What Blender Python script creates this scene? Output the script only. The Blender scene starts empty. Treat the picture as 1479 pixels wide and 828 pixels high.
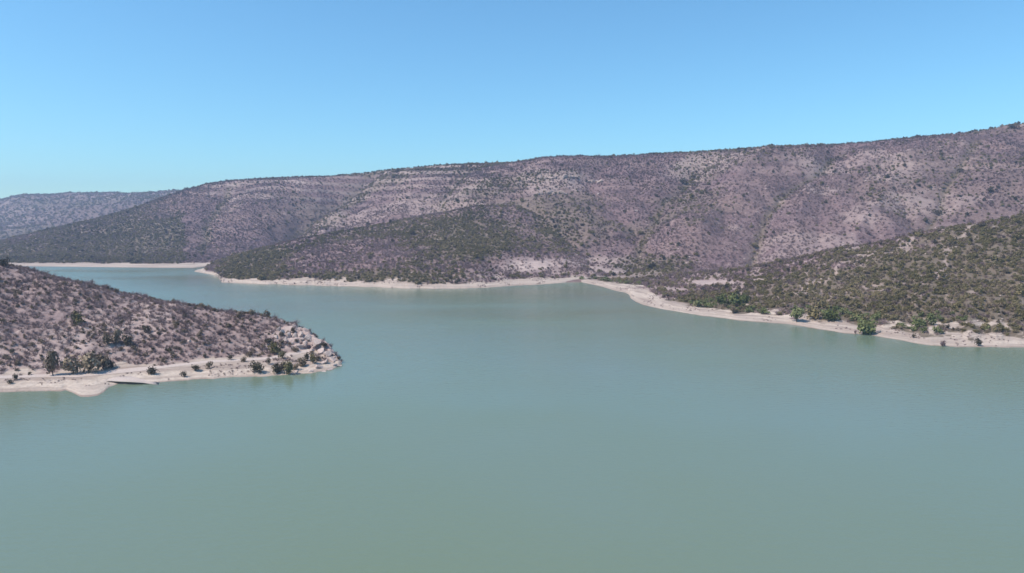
import bpy, math, random
import numpy as np
from mathutils import Vector, Matrix

rng = np.random.default_rng(11)
random.seed(5)
scn = bpy.context.scene
COL = scn.collection
R = math.radians

# ------------------------------------------------------------------ camera
CAM_H, FPX, W0, H0, YH = 50.0, 1000.0, 1479.0, 828.0, 325.0
PITCH = math.atan((H0 / 2 - YH) / FPX)
cd = bpy.data.cameras.new('camera')
cd.sensor_width = 36.0
cd.lens = 36.0 * FPX / W0
cd.clip_start, cd.clip_end = 1.0, 30000.0
cam = bpy.data.objects.new('camera', cd)
cam.location = (0, 0, CAM_H)
cam.rotation_euler = (math.pi / 2 - PITCH, 0, 0)
COL.objects.link(cam)
scn.camera = cam

# ------------------------------------------------------------------ sky and sun
SUN_EL, SUN_AZ = 54.0, -112.0          # azimuth from +Y (view direction), clockwise; negative = left
world = bpy.data.worlds.new('World')
scn.world = world
world.use_nodes = True
wn = world.node_tree.nodes
wl = world.node_tree.links
sky = wn.new('ShaderNodeTexSky')
sky.sky_type = 'NISHITA'
sky.sun_disc = False
sky.sun_elevation = R(SUN_EL)
sky.sun_rotation = R(SUN_AZ)
sky.altitude = 2000.0
sky.air_density = 1.5
sky.dust_density = 0.2
sky.ozone_density = 7.0
tn = wn.new('ShaderNodeMix'); tn.data_type = 'RGBA'; tn.blend_type = 'MULTIPLY'; tn.inputs['Factor'].default_value = 1.0
tn.inputs[7].default_value = (0.68, 0.965, 0.97, 1.0)          # clear, slightly cyan sky
wl.new(sky.outputs[0], tn.inputs[6])
wl.new(tn.outputs[2], wn['Background'].inputs['Color'])
wn['Background'].inputs['Strength'].default_value = 0.122

sd = bpy.data.lights.new('sun', 'SUN')
sd.energy = 3.8
sd.angle = R(0.53)
sd.color = (1.0, 0.885, 0.775)
sun = bpy.data.objects.new('sun', sd)
e, a = R(SUN_EL), R(SUN_AZ)
to_sun = Vector((math.cos(e) * math.sin(a), math.cos(e) * math.cos(a), math.sin(e)))
sun.rotation_euler = to_sun.to_track_quat('Z', 'Y').to_euler()
COL.objects.link(sun)

scn.view_settings.view_transform = 'Standard'
scn.view_settings.look = 'None'
scn.view_settings.exposure = 0.55
scn.view_settings.gamma = 1.0
scn.render.engine = 'CYCLES'
scn.cycles.use_denoising = True
scn.cycles.max_bounces = 6
scn.cycles.diffuse_bounces = 3
scn.cycles.transparent_max_bounces = 4
scn.cycles.volume_bounces = 0

# ------------------------------------------------------------------ helpers
def ray(px, py):
    x, y = (px - W0 / 2) / FPX, (H0 / 2 - py) / FPX
    c, s = math.cos(PITCH), math.sin(PITCH)
    return np.array([x, c + y * s, -s + y * c])

def at_d(px, py, d):                    # point seen at a pixel, d metres ahead of the camera
    v = ray(px, py)
    k = d / v[1]
    return np.array([0, 0, CAM_H]) + v * k

def at_z(px, py, z):                    # point seen at a pixel, at height z
    v = ray(px, py)
    k = (z - CAM_H) / v[2]
    return np.array([0, 0, CAM_H]) + v * k

def at_dz(px, d, z):                    # point in the direction of a pixel column
    p = at_d(px, YH, d)
    p[2] = z
    return p

def project(P):
    P = np.asarray(P, float)
    c, s = math.cos(PITCH), math.sin(PITCH)
    X, Y, Z = P[..., 0], P[..., 1], P[..., 2] - CAM_H
    f = Y * c - Z * s
    u = Y * s + Z * c
    return W0 / 2 + FPX * X / f, H0 / 2 - FPX * u / f

def hash2(ix, iy, seed):
    h = (ix.astype(np.int64) * 374761393 + iy.astype(np.int64) * 668265263 + seed * 974634777) & 0xffffffff
    h = ((h ^ (h >> 13)) * 1274126177) & 0xffffffff
    h = h ^ (h >> 16)
    return (h & 0xffff) / 65535.0

def vnoise(x, y, seed=0):
    ix, iy = np.floor(x), np.floor(y)
    fx, fy = x - ix, y - iy
    fx = fx * fx * fx * (fx * (fx * 6 - 15) + 10)
    fy = fy * fy * fy * (fy * (fy * 6 - 15) + 10)
    a = hash2(ix, iy, seed); b = hash2(ix + 1, iy, seed)
    c = hash2(ix, iy + 1, seed); d = hash2(ix + 1, iy + 1, seed)
    return (a + (b - a) * fx) * (1 - fy) + (c + (d - c) * fx) * fy - 0.5

def fbm(x, y, scale, oct=5, seed=0, gain=0.5):
    s = np.zeros_like(x, dtype=float); amp = 1.0; f = 1.0 / scale
    for o in range(oct):
        ca, sa = math.cos(o * 1.3), math.sin(o * 1.3)
        s += amp * vnoise((x * ca - y * sa) * f + o * 17.3, (x * sa + y * ca) * f - o * 9.1, seed + o)
        amp *= gain; f *= 2.03
    return s * 2

def smooth(e0, e1, x):
    t = np.clip((x - e0) / (e1 - e0), 0, 1)
    return t * t * (3 - 2 * t)

def tag(o, label=None, cat=None, group=None, kind=None):
    if label: o['label'] = label
    if cat: o['category'] = cat
    if group: o['group'] = group
    if kind: o['kind'] = kind
    return o

def mesh_from(name, V, F, mat=None, smooth_shade=False):
    me = bpy.data.meshes.new(name)
    V = np.asarray(V, np.float32)
    me.vertices.add(len(V)); me.vertices.foreach_set('co', V.ravel())
    F = np.asarray(F, np.int32); n = F.shape[1]
    me.loops.add(F.size); me.loops.foreach_set('vertex_index', F.ravel())
    me.polygons.add(len(F))
    me.polygons.foreach_set('loop_start', np.arange(0, F.size, n, dtype=np.int32))
    me.update(calc_edges=True)
    me.validate()
    if smooth_shade:
        me.polygons.foreach_set('use_smooth', np.ones(len(me.polygons), bool))
    if mat: me.materials.append(mat)
    return me

def link(name, me, parent=None):
    o = bpy.data.objects.new(name, me)
    COL.objects.link(o)
    if parent: o.parent = parent
    return o

# ------------------------------------------------------------------ materials
def new_mat(name):
    m = bpy.data.materials.new(name); m.use_nodes = True
    nt = m.node_tree; b = nt.nodes['Principled BSDF']
    return m, nt, b

def nd(nt, t, **kw):
    n = nt.nodes.new(t)
    for k, v in kw.items():
        setattr(n, k, v)
    return n

def mixc(nt, fac, a, b):
    m = nd(nt, 'ShaderNodeMix', data_type='RGBA')
    for sock, v in ((m.inputs['Factor'], fac), (m.inputs[6], a), (m.inputs[7], b)):
        if hasattr(v, 'is_linked') or isinstance(v, bpy.types.NodeSocket): nt.links.new(v, sock)
        else: sock.default_value = v if not isinstance(v, tuple) else (*v, 1.0)
    return m.outputs[2]

def ramp(nt, val, a, b):
    r = nd(nt, 'ShaderNodeMapRange'); nt.links.new(val, r.inputs[0])
    r.inputs[1].default_value = a; r.inputs[2].default_value = b
    return r.outputs[0]

def noise(nt, vec, scale, detail=4.0, rough=0.55):
    n = nd(nt, 'ShaderNodeTexNoise'); n.inputs['Scale'].default_value = scale
    n.inputs['Detail'].default_value = detail; n.inputs['Roughness'].default_value = rough
    nt.links.new(vec, n.inputs['Vector'])
    return n.outputs[0]

def attr(nt, name, typ='GEOMETRY'):
    n = nd(nt, 'ShaderNodeAttribute', attribute_type=typ, attribute_name=name)
    return n.outputs['Fac']

def ground_material():
    m, nt, b = new_mat('scrub_ground')
    pos = nd(nt, 'ShaderNodeNewGeometry').outputs['Position']
    n1 = noise(nt, pos, 0.02, 6)
    n2 = noise(nt, pos, 0.16, 5, 0.65)
    n3 = noise(nt, pos, 0.8, 4, 0.7)
    n4 = noise(nt, pos, 0.42, 5, 0.75)
    mauve = mixc(nt, ramp(nt, n2, 0.35, 0.68), (0.138, 0.090, 0.090), (0.238, 0.162, 0.150))
    mauve = mixc(nt, ramp(nt, n1, 0.40, 0.70), mauve, (0.140, 0.090, 0.103))
    green = mixc(nt, ramp(nt, n2, 0.35, 0.7), (0.120, 0.098, 0.066), (0.195, 0.155, 0.118))
    pale = mixc(nt, ramp(nt, n2, 0.3, 0.7), (0.32, 0.245, 0.22), (0.50, 0.40, 0.36))
    beach = mixc(nt, ramp(nt, n3, 0.35, 0.68), (0.43, 0.355, 0.29), (0.57, 0.485, 0.41))
    c = mixc(nt, attr(nt, 'veg'), mauve, green)
    def times(u, v):
        k = nd(nt, 'ShaderNodeMath', operation='MULTIPLY')
        for q, w in enumerate((u, v)):
            if isinstance(w, bpy.types.NodeSocket): nt.links.new(w, k.inputs[q])
            else: k.inputs[q].default_value = w
        return k.outputs[0]
    open_ = times(ramp(nt, attr(nt, 'veg'), 1.25, 0.0), ramp(nt, attr(nt, 'strata'), 1.6, 0.0))
    c = mixc(nt, times(ramp(nt, n4, 0.50, 0.68), open_), c, (0.36, 0.275, 0.255))     # stones and bare soil between the plants
    c = mixc(nt, ramp(nt, n4, 0.46, 0.32), c, (0.120, 0.086, 0.080))    # low dry herbs
    st = nd(nt, 'ShaderNodeMapping'); st.inputs['Scale'].default_value = (0.006, 0.006, 0.11)
    nt.links.new(pos, st.inputs['Vector'])
    ns = noise(nt, st.outputs[0], 1.0, 5, 0.6)
    c = mixc(nt, times(times(ramp(nt, ns, 0.53, 0.66), attr(nt, 'strata')), 0.42), c, (0.31, 0.228, 0.205))   # beds of paler rock
    c = mixc(nt, times(times(ramp(nt, ns, 0.47, 0.36), attr(nt, 'strata')), 0.70), c, (0.115, 0.080, 0.088))
    sl = nd(nt, 'ShaderNodeMapping'); sl.inputs['Scale'].default_value = (0.02, 0.02, 3.2)
    nt.links.new(pos, sl.inputs['Vector'])
    beach = mixc(nt, ramp(nt, noise(nt, sl.outputs[0], 1.0, 4, 0.6), 0.40, 0.62), beach, (0.32, 0.255, 0.215))   # old strandlines
    c = mixc(nt, attr(nt, 'bare'), c, pale)
    c = mixc(nt, attr(nt, 'beach'), c, beach)
    c = mixc(nt, attr(nt, 'wet'), c, (0.27, 0.205, 0.17))
    nt.links.new(c, b.inputs['Base Color'])
    b.inputs['Roughness'].default_value = 0.95
    b.inputs['Specular IOR Level'].default_value = 0.122
    bp = nd(nt, 'ShaderNodeBump'); bp.inputs['Strength'].default_value = 0.8; bp.inputs['Distance'].default_value = 0.5
    nt.links.new(n3, bp.inputs['Height']); nt.links.new(bp.outputs[0], b.inputs['Normal'])
    return m

def leaf_material(name, ca, cb, rough=0.8, spread=0.5):
    m, nt, b = new_mat(name)
    g = nd(nt, 'ShaderNodeNewGeometry')
    c = mixc(nt, g.outputs['Random Per Island'], tuple(x * (1 - spread * .5) for x in ca), tuple(x * (1 + spread * .5) for x in ca))
    c2 = mixc(nt, g.outputs['Random Per Island'], tuple(x * (1 - spread * .5) for x in cb), tuple(x * (1 + spread * .5) for x in cb))
    c = mixc(nt, attr(nt, 'tint', 'INSTANCER'), c, c2)
    nt.links.new(c, b.inputs['Base Color'])
    b.inputs['Roughness'].default_value = rough
    b.inputs['Specular IOR Level'].default_value = 0.2
    return m

def rock_material(name, ca, cb):
    m, nt, b = new_mat(name)
    tc = nd(nt, 'ShaderNodeTexCoord').outputs['Object']
    n = noise(nt, tc, 2.3, 6, 0.65)
    c = mixc(nt, ramp(nt, n, 0.32, 0.7), ca, cb)
    n2 = noise(nt, tc, 7.0, 4, 0.7)
    c = mixc(nt, ramp(nt, n2, 0.62, 0.75), c, tuple(x * 0.45 for x in ca))
    nt.links.new(c, b.inputs['Base Color'])
    b.inputs['Roughness'].default_value = 0.92
    bp = nd(nt, 'ShaderNodeBump'); bp.inputs['Strength'].default_value = 0.7; bp.inputs['Distance'].default_value = 0.2
    nt.links.new(n2, bp.inputs['Height']); nt.links.new(bp.outputs[0], b.inputs['Normal'])
    return m

def water_material():
    m, nt, b = new_mat('turbid_water')
    pos = nd(nt, 'ShaderNodeNewGeometry').outputs['Position']
    n = noise(nt, pos, 0.006, 3)
    c = mixc(nt, ramp(nt, n, 0.35, 0.65), (0.146, 0.193, 0.126), (0.150, 0.202, 0.162))
    nt.links.new(c, b.inputs['Base Color'])
    mp2 = nd(nt, 'ShaderNodeMapping'); mp2.inputs['Scale'].default_value = (0.0045, 0.011, 1.0)
    nt.links.new(pos, mp2.inputs['Vector'])
    wind = noise(nt, mp2.outputs[0], 1.0, 4, 0.55)                 # breezy and calm stretches
    rr = nd(nt, 'ShaderNodeMapRange'); nt.links.new(wind, rr.inputs[0])
    for q_, v_ in zip((1, 2, 3, 4), (0.36, 0.64, 0.11, 0.25)): rr.inputs[q_].default_value = v_
    nt.links.new(rr.outputs[0], b.inputs['Roughness'])
    b.inputs['IOR'].default_value = 1.333
    mp = nd(nt, 'ShaderNodeMapping'); mp.inputs['Scale'].default_value = (1.0, 2.2, 1.0)
    nt.links.new(pos, mp.inputs['Vector'])
    w1 = noise(nt, mp.outputs[0], 0.35, 3, 0.6)
    bp = nd(nt, 'ShaderNodeBump'); bp.inputs['Strength'].default_value = 0.35; bp.inputs['Distance'].default_value = 0.25
    nt.links.new(w1, bp.inputs['Height']); nt.links.new(bp.outputs[0], b.inputs['Normal'])
    return m

M_GROUND = ground_material()
M_WATER = water_material()
M_ROAD = rock_material('pale_dirt', (0.44, 0.36, 0.315), (0.56, 0.475, 0.42))
M_ROCK = rock_material('pale_rock', (0.36, 0.28, 0.25), (0.56, 0.46, 0.41))
M_LEDGE = rock_material('ledge_rock', (0.27, 0.20, 0.175), (0.42, 0.33, 0.285))
M_SLAB = rock_material('pale_ledge', (0.44, 0.36, 0.315), (0.54, 0.46, 0.41))
M_OLIVE = leaf_material('olive_leaves', (0.132, 0.112, 0.046), (0.210, 0.170, 0.088))
M_GREEN = leaf_material('green_leaves', (0.088, 0.104, 0.034), (0.165, 0.178, 0.075))
M_DARK = leaf_material('dark_leaves', (0.055, 0.046, 0.030), (0.092, 0.078, 0.048))
M_BROWN = leaf_material('dry_brown_leaves', (0.160, 0.120, 0.080), (0.240, 0.185, 0.125))
M_TWIG = leaf_material('grey_twigs', (0.146, 0.102, 0.104), (0.268, 0.196, 0.190))
M_BARK = leaf_material('bark', (0.060, 0.048, 0.040), (0.10, 0.08, 0.07))

# ------------------------------------------------------------------ terrain surfaces
def line3(pts, pxs):
    """control points (px, xyz) -> one point per column"""
    xs = np.array([p[0] for p in pts], float)
    P = np.array([p[1] for p in pts], float)
    return np.stack([np.interp(pxs, xs, P[:, k]) for k in range(3)], 1)

def Z(lst, z=0.0): return [(p[0], at_z(p[0], p[1], p[2] if len(p) > 2 else z)) for p in lst]
def D(lst): return [(p[0], at_d(p[0], p[1], p[2])) for p in lst]
def DZ(lst): return [(p[0], at_dz(p[0], p[1], p[2])) for p in lst]

def outward(L, dist, z):
    """points farther from (or nearer to) the camera than line L, at height z"""
    r = np.hypot(L[:, 0], L[:, 1])
    k = (r + dist) / r
    Q = L.copy(); Q[:, 0] *= k; Q[:, 1] *= k; Q[:, 2] = z
    return Q

def surface(knots, rows):
    """knots: list of (ncol,3) arrays front to back; rows per segment. Monotone cubic in height."""
    K = np.stack(knots)                                   # k, n, 3
    ds = np.maximum(np.hypot(*(K[1:, :, :2] - K[:-1, :, :2]).transpose(2, 0, 1)), 0.05)
    dz = (K[1:, :, 2] - K[:-1, :, 2]) / ds
    m = np.zeros(K.shape[:2])
    m[0], m[-1] = dz[0], dz[-1]
    a_, b_ = dz[:-1], dz[1:]
    same = a_ * b_ > 0
    w1, w2 = 2 * ds[1:] + ds[:-1], ds[1:] + 2 * ds[:-1]
    with np.errstate(all='ignore'):
        h = (w1 + w2) / (w1 / a_ + w2 / b_)
    m[1:-1] = np.where(same, np.nan_to_num(h), 0)
    out, tt = [], []
    for k in range(len(K) - 1):
        n = rows[k]
        for i in range(n + (1 if k == len(K) - 2 else 0)):
            t = i / n
            xy = K[k, :, :2] * (1 - t) + K[k + 1, :, :2] * t
            h00, h10, h01, h11 = 2*t**3-3*t**2+1, t**3-2*t**2+t, -2*t**3+3*t**2, t**3-t**2
            z = h00 * K[k, :, 2] + h10 * ds[k] * m[k] + h01 * K[k+1, :, 2] + h11 * ds[k] * m[k+1]
            out.append(np.concatenate([xy, z[:, None]], 1)); tt.append(k + t)
    return np.stack(out), np.array(tt)                    # rows, cols, 3

class Hill: pass

def build_hill(name, px, G, tt, attrs):
    nr, nc = G.shape[:2]
    idx = np.arange(nr * nc).reshape(nr, nc)
    F = np.stack([idx[:-1, :-1], idx[:-1, 1:], idx[1:, 1:], idx[1:, :-1]], -1).reshape(-1, 4)
    me = mesh_from(name, G.reshape(-1, 3), F, M_GROUND, True)
    for k, v in attrs.items():
        at = me.attributes.new(k, 'FLOAT', 'POINT')
        at.data.foreach_set('value', np.clip(v, 0, 1).astype(np.float32).ravel())
    o = link(name, me)
    h = Hill(); h.o, h.G, h.tt, h.px, h.attrs = o, G, tt, px, attrs
    h.U, h.V = project(G)
    h.T = np.repeat(tt[:, None], nc, 1)
    return h

def jitter(pts, pxs, amp, scale, seed):
    """uneven shore: shift each column in range"""
    L = line3(pts, pxs)
    r = np.hypot(L[:, 0], L[:, 1])
    j = amp * fbm(pxs.astype(float), np.zeros(len(pxs)), scale, 4, seed)
    k = (r + j) / r
    L[:, 0] *= k; L[:, 1] *= k
    return L

# ---- A: the headland on the near left
def headland():
    px = np.concatenate([np.arange(-420, -20, 4.0), np.arange(-20, 494.5, 1.3)])
    shore = jitter(Z([(-420, 582), (-100, 571), (0, 567), (40, 565.5), (96, 564.5), (104, 567), (116, 573), (128, 573.5), (142, 571),
               (150, 566), (158, 559), (172, 555), (200, 554.5), (226, 552.5), (260, 550), (300, 547.5), (340, 545),
               (380, 544), (420, 541), (450, 539), (480, 534), (492, 528), (495, 526)]), px, 0.6, 14, 3)
    ro = line3(Z([(-420, 556, 2), (0, 548, 1.6), (60, 546, 1.5), (110, 547, 1.4), (150, 543, 1.2), (200, 538, 1.3), (240, 532.5, 1.8), (300, 525, 2.2),
                  (350, 522.5, 2.3), (390, 520, 2.3), (420, 515, 2.6), (445, 510, 2.6), (470, 512, 2.2), (488, 522, 1.0), (495, 525.6, 0.0)]), px)
    ri = line3(Z([(-420, 549, 2.3), (0, 543, 1.8), (60, 541, 1.7), (110, 539, 1.6), (150, 536, 1.4), (200, 531, 1.5), (240, 527.5, 2.0), (300, 521, 2.4),
                  (350, 518.5, 2.5), (390, 516, 2.5), (420, 510, 2.9), (445, 505, 2.9), (470, 508, 2.6), (488, 519, 1.3), (495, 525.2, 0.1)]), px)
    crest = line3(D([(-420, 240, 330), (-120, 340, 310), (0, 379, 300), (20, 387, 298), (60, 398, 296), (100, 408, 294), (150, 419, 292), (200, 430, 289),
                     (250, 440, 286), (300, 450, 283), (350, 457, 279), (400, 463, 275), (428, 472, 272), (448, 484, 268),
                     (470, 500, 262), (483, 512, 256), (492, 522, 251), (495, 525, 248.5)]), px)
    m1 = ri * 0.62 + crest * 0.38; m1[:, 2] = ri[:, 2] * 0.58 + crest[:, 2] * 0.42
    m2 = ri * 0.28 + crest * 0.72; m2[:, 2] = ri[:, 2] * 0.22 + crest[:, 2] * 0.78
    w = np.interp(px, [-420, 0, 400, 470, 490, 495], [160, 130, 45, 18, 5, 2])
    b1 = outward(crest, 1, crest[:, 2] * 0.72); b1 = outward(crest, w * 0.45, crest[:, 2] * 0.62)
    b2 = outward(crest, w, -4.0)
    w0 = np.interp(px, [-420, 440, 495], [22, 18, 6])
    u0 = outward(shore, -w0, -4.0)
    G, tt = surface([u0, shore, ro, ri, m1, m2, crest, b1, b2], [8, 22, 10, 44, 44, 36, 14, 14])
    x, y = G[..., 0], G[..., 1]
    T = np.repeat(tt[:, None], len(px), 1)
    slope = smooth(3.0, 3.4, T) * (1 - smooth(7.0, 7.9, T))
    fade = smooth(496, 470, np.repeat(px[None], len(tt), 0))
    slope = slope * (0.25 + 0.75 * fade)
    G[..., 2] += slope * (1.1 * fbm(x, y, 26, 5, 21) + 0.35 * fbm(x, y, 5, 3, 22))
    # rocky knuckle at the tip
    PX = np.repeat(px[None], len(tt), 0)
    tip = smooth(395, 430, PX) * smooth(496, 482, PX) * smooth(3.1, 3.6, T) * (1 - smooth(6.3, 7.0, T))
    rk = np.abs(fbm(x, y, 9, 4, 31))
    G[..., 2] += tip * (2.6 * rk + 0.8 * np.abs(fbm(x, y, 3.5, 3, 32)) - 0.7)
    G[..., 2] += smooth(1.1, 1.5, T) * (1 - smooth(1.7, 2.0, T)) * 0.35 * fbm(x, y, 7, 4, 23)
    edge = T + 0.25 * fbm(x, y, 8, 4, 24)
    beach = 1 - smooth(3.02, 3.22, edge)
    bankveg = smooth(392, 408, PX) * smooth(482, 462, PX) * smooth(1.35, 1.6, T) * (1 - smooth(2.0, 2.1, T)) * smooth(-0.3, 0.1, fbm(x, y, 5, 3, 28))
    beach = beach * (1 - 0.85 * bankveg)
    wet = (1 - smooth(0.05, 0.22, G[..., 2] + 0.1 * fbm(x, y, 6, 3, 25))) * 0.8
    bare = 1.0 * tip * smooth(-0.35, 0.1, fbm(x, y, 7, 4, 26)) + 0.40 + 0.40 * smooth(0.0, 0.5, fbm(x, y, 30, 4, 27))
    # a pale footpath crossing the slope at the far left
    path = np.exp(-((PX - 25) / 22) ** 2) * np.exp(-((project(G)[1] - (495 - 0.62 * PX)) / 2.2) ** 2)
    bare = np.maximum(bare, path * 0.9)
    h = build_hill('headland', px, G, tt, dict(beach=beach, wet=wet, bare=bare, veg=bankveg))
    h.tip = tip
    tag(h.o, 'mauve scrub covered headland with a pale beach on the near left', kind='structure')
    # the dirt road is the flat bench between its two edges
    k0, k1 = np.searchsorted(tt, 2.12), np.searchsorted(tt, 2.95)
    c1 = np.searchsorted(px, 448)
    S = G[k0:k1 + 1, :c1].copy(); S[..., 2] += 0.05
    nr, nc = S.shape[:2]; idx = np.arange(nr * nc).reshape(nr, nc)
    F = np.stack([idx[:-1, :-1], idx[:-1, 1:], idx[1:, 1:], idx[1:, :-1]], -1).reshape(-1, 4)
    ro_ = link('dirt_road', mesh_from('dirt_road', S.reshape(-1, 3), F, M_ROAD, True))
    tag(ro_, 'pale dirt road running along the foot of the headland', kind='structure')
    return h

# ---- B: the green slope on the right
def right_slope():
    px = np.concatenate([np.arange(826, 1500, 1.7), np.arange(1500, 1950, 5.0)])
    shore = jitter(Z([(826, 406), (835, 407), (850, 410), (870, 414.5), (890, 420.5), (903, 423), (909, 426), (911, 431), (918, 436), (930, 441), (960, 447), (1000, 454),
               (1068, 463.5), (1135, 468), (1170, 474), (1200, 478), (1220, 481.5), (1255, 484), (1290, 490), (1320, 495.5),
               (1345, 499), (1380, 501), (1479, 502), (1700, 506), (1950, 512)]), px, 1.2, 22, 5)
    top = jitter(Z([(826, 403.6, .5), (850, 404, 1.4), (870, 406, 1.6), (892, 409, 2), (930, 413, 2), (945, 427, 2), (970, 436, 1.9), (1000, 443, 1.8),
              (1060, 451, 1.8), (1120, 455, 1.9), (1150, 461, 1.7), (1200, 465, 1.7), (1225, 468, 1.7), (1265, 474, 1.6), (1300, 478, 1.7),
              (1350, 484, 1.8), (1400, 487, 1.8), (1479, 488, 1.8), (1950, 494, 1.8)]), px, 4.0, 18, 6)
    crest = line3(D([(826, 403, 690), (860, 402.5, 680), (905, 401, 660), (950, 398, 640), (1000, 396, 600), (1060, 391, 570), (1110, 382, 555), (1150, 375, 545), (1200, 364, 540), (1260, 354, 535),
                     (1340, 336, 530), (1420, 322, 525), (1479, 313, 520), (1700, 286, 520), (1950, 256, 520)]), px)
    m1 = top * 0.6 + crest * 0.4; m1[:, 2] = top[:, 2] * 0.66 + crest[:, 2] * 0.34
    m2 = top * 0.25 + crest * 0.75; m2[:, 2] = top[:, 2] * 0.24 + crest[:, 2] * 0.76
    b1 = outward(crest, 45, crest[:, 2] * 0.85 - 1.5)
    b2 = outward(crest, 140, -6)
    u0 = outward(shore, -25, -4.0)
    G, tt = surface([u0, shore, top, m1, m2, crest, b1, b2], [6, 22, 46, 46, 40, 12, 10])
    x, y = G[..., 0], G[..., 1]
    T = np.repeat(tt[:, None], len(px), 1); PX = np.repeat(px[None], len(tt), 0)
    sl = smooth(2.1, 3.0, T) * (1 - 0.6 * smooth(4.6, 5.0, T)) * (1 - smooth(5, 6.5, T)) * smooth(900, 1100, PX)
    G[..., 2] += sl * (2.2 * fbm(x, y, 60, 5, 41) + 0.35 * fbm(x, y, 8, 3, 42))
    az = np.arctan2(x, y) * 400
    G[..., 2] -= sl * 2.2 * np.maximum(0, 0.55 - np.abs(fbm(az, y * 0.2, 30, 3, 43))) * 1.3
    G[..., 2] += smooth(1.1, 1.5, T) * (1 - smooth(1.6, 2.0, T)) * 0.25 * fbm(x, y, 9, 4, 44)
    beach = 1 - smooth(2.0, 2.12, T + 0.30 * fbm(x, y, 9, 4, 45))
    U, V = project(G)
    patch = np.exp(-((U - 1030) / 42) ** 4) * np.exp(-((V - 408.5) / 4.5) ** 4)
    patch = np.maximum(patch, np.exp(-((U - 950) / 50) ** 4) * np.exp(-((V - 418) / 2.2) ** 4) * 0.8)
    rills = smooth(0.30, 0.5, 0.55 - np.abs(fbm(az, y * 0.35, 22, 4, 47))) * smooth(2.3, 3, T)
    veg = smooth(-0.35, 0.15, fbm(x, y, 70, 4, 46) + 0.5 * (PX - 1120) / 300 + 0.35 * (2.9 - T))
    bare = np.maximum(patch, rills * 0.6)
    wet = (1 - smooth(0.05, 0.2, G[..., 2] + 0.08 * fbm(x, y, 6, 3, 25))) * 0.8
    h = build_hill('shore_slope', px, G, tt, dict(beach=beach, wet=wet, bare=bare, veg=veg))
    h.patch = patch
    tag(h.o, 'olive scrub slope above the pale beach on the near right', kind='structure')
    return h

def green_area(U, V, x, y):
    n = 0.9 * fbm(x, y, 90, 5, 91, 0.6)
    low = np.exp(-((U - 520) / 230) ** 4) * np.exp(-((V - 402) / 20) ** 2) * 1.25
    core = np.exp(-((U - 655 - (V - 350) * 0.2) / 120) ** 4) * np.exp(-((V - (352 - (U - 640) * 0.22)) / 40) ** 4) * 1.15
    left = np.exp(-((U - 370) / 60) ** 4) * np.exp(-((V - 378) / 26) ** 4) * 1.2
    top = np.exp(-((U - 815) / 70) ** 4) * np.exp(-((V - 322) / 40) ** 4) * 0.75
    return np.clip(np.maximum.reduce([low, core, left, top]) + 0.55 * n - 0.10, 0, 1)

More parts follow.
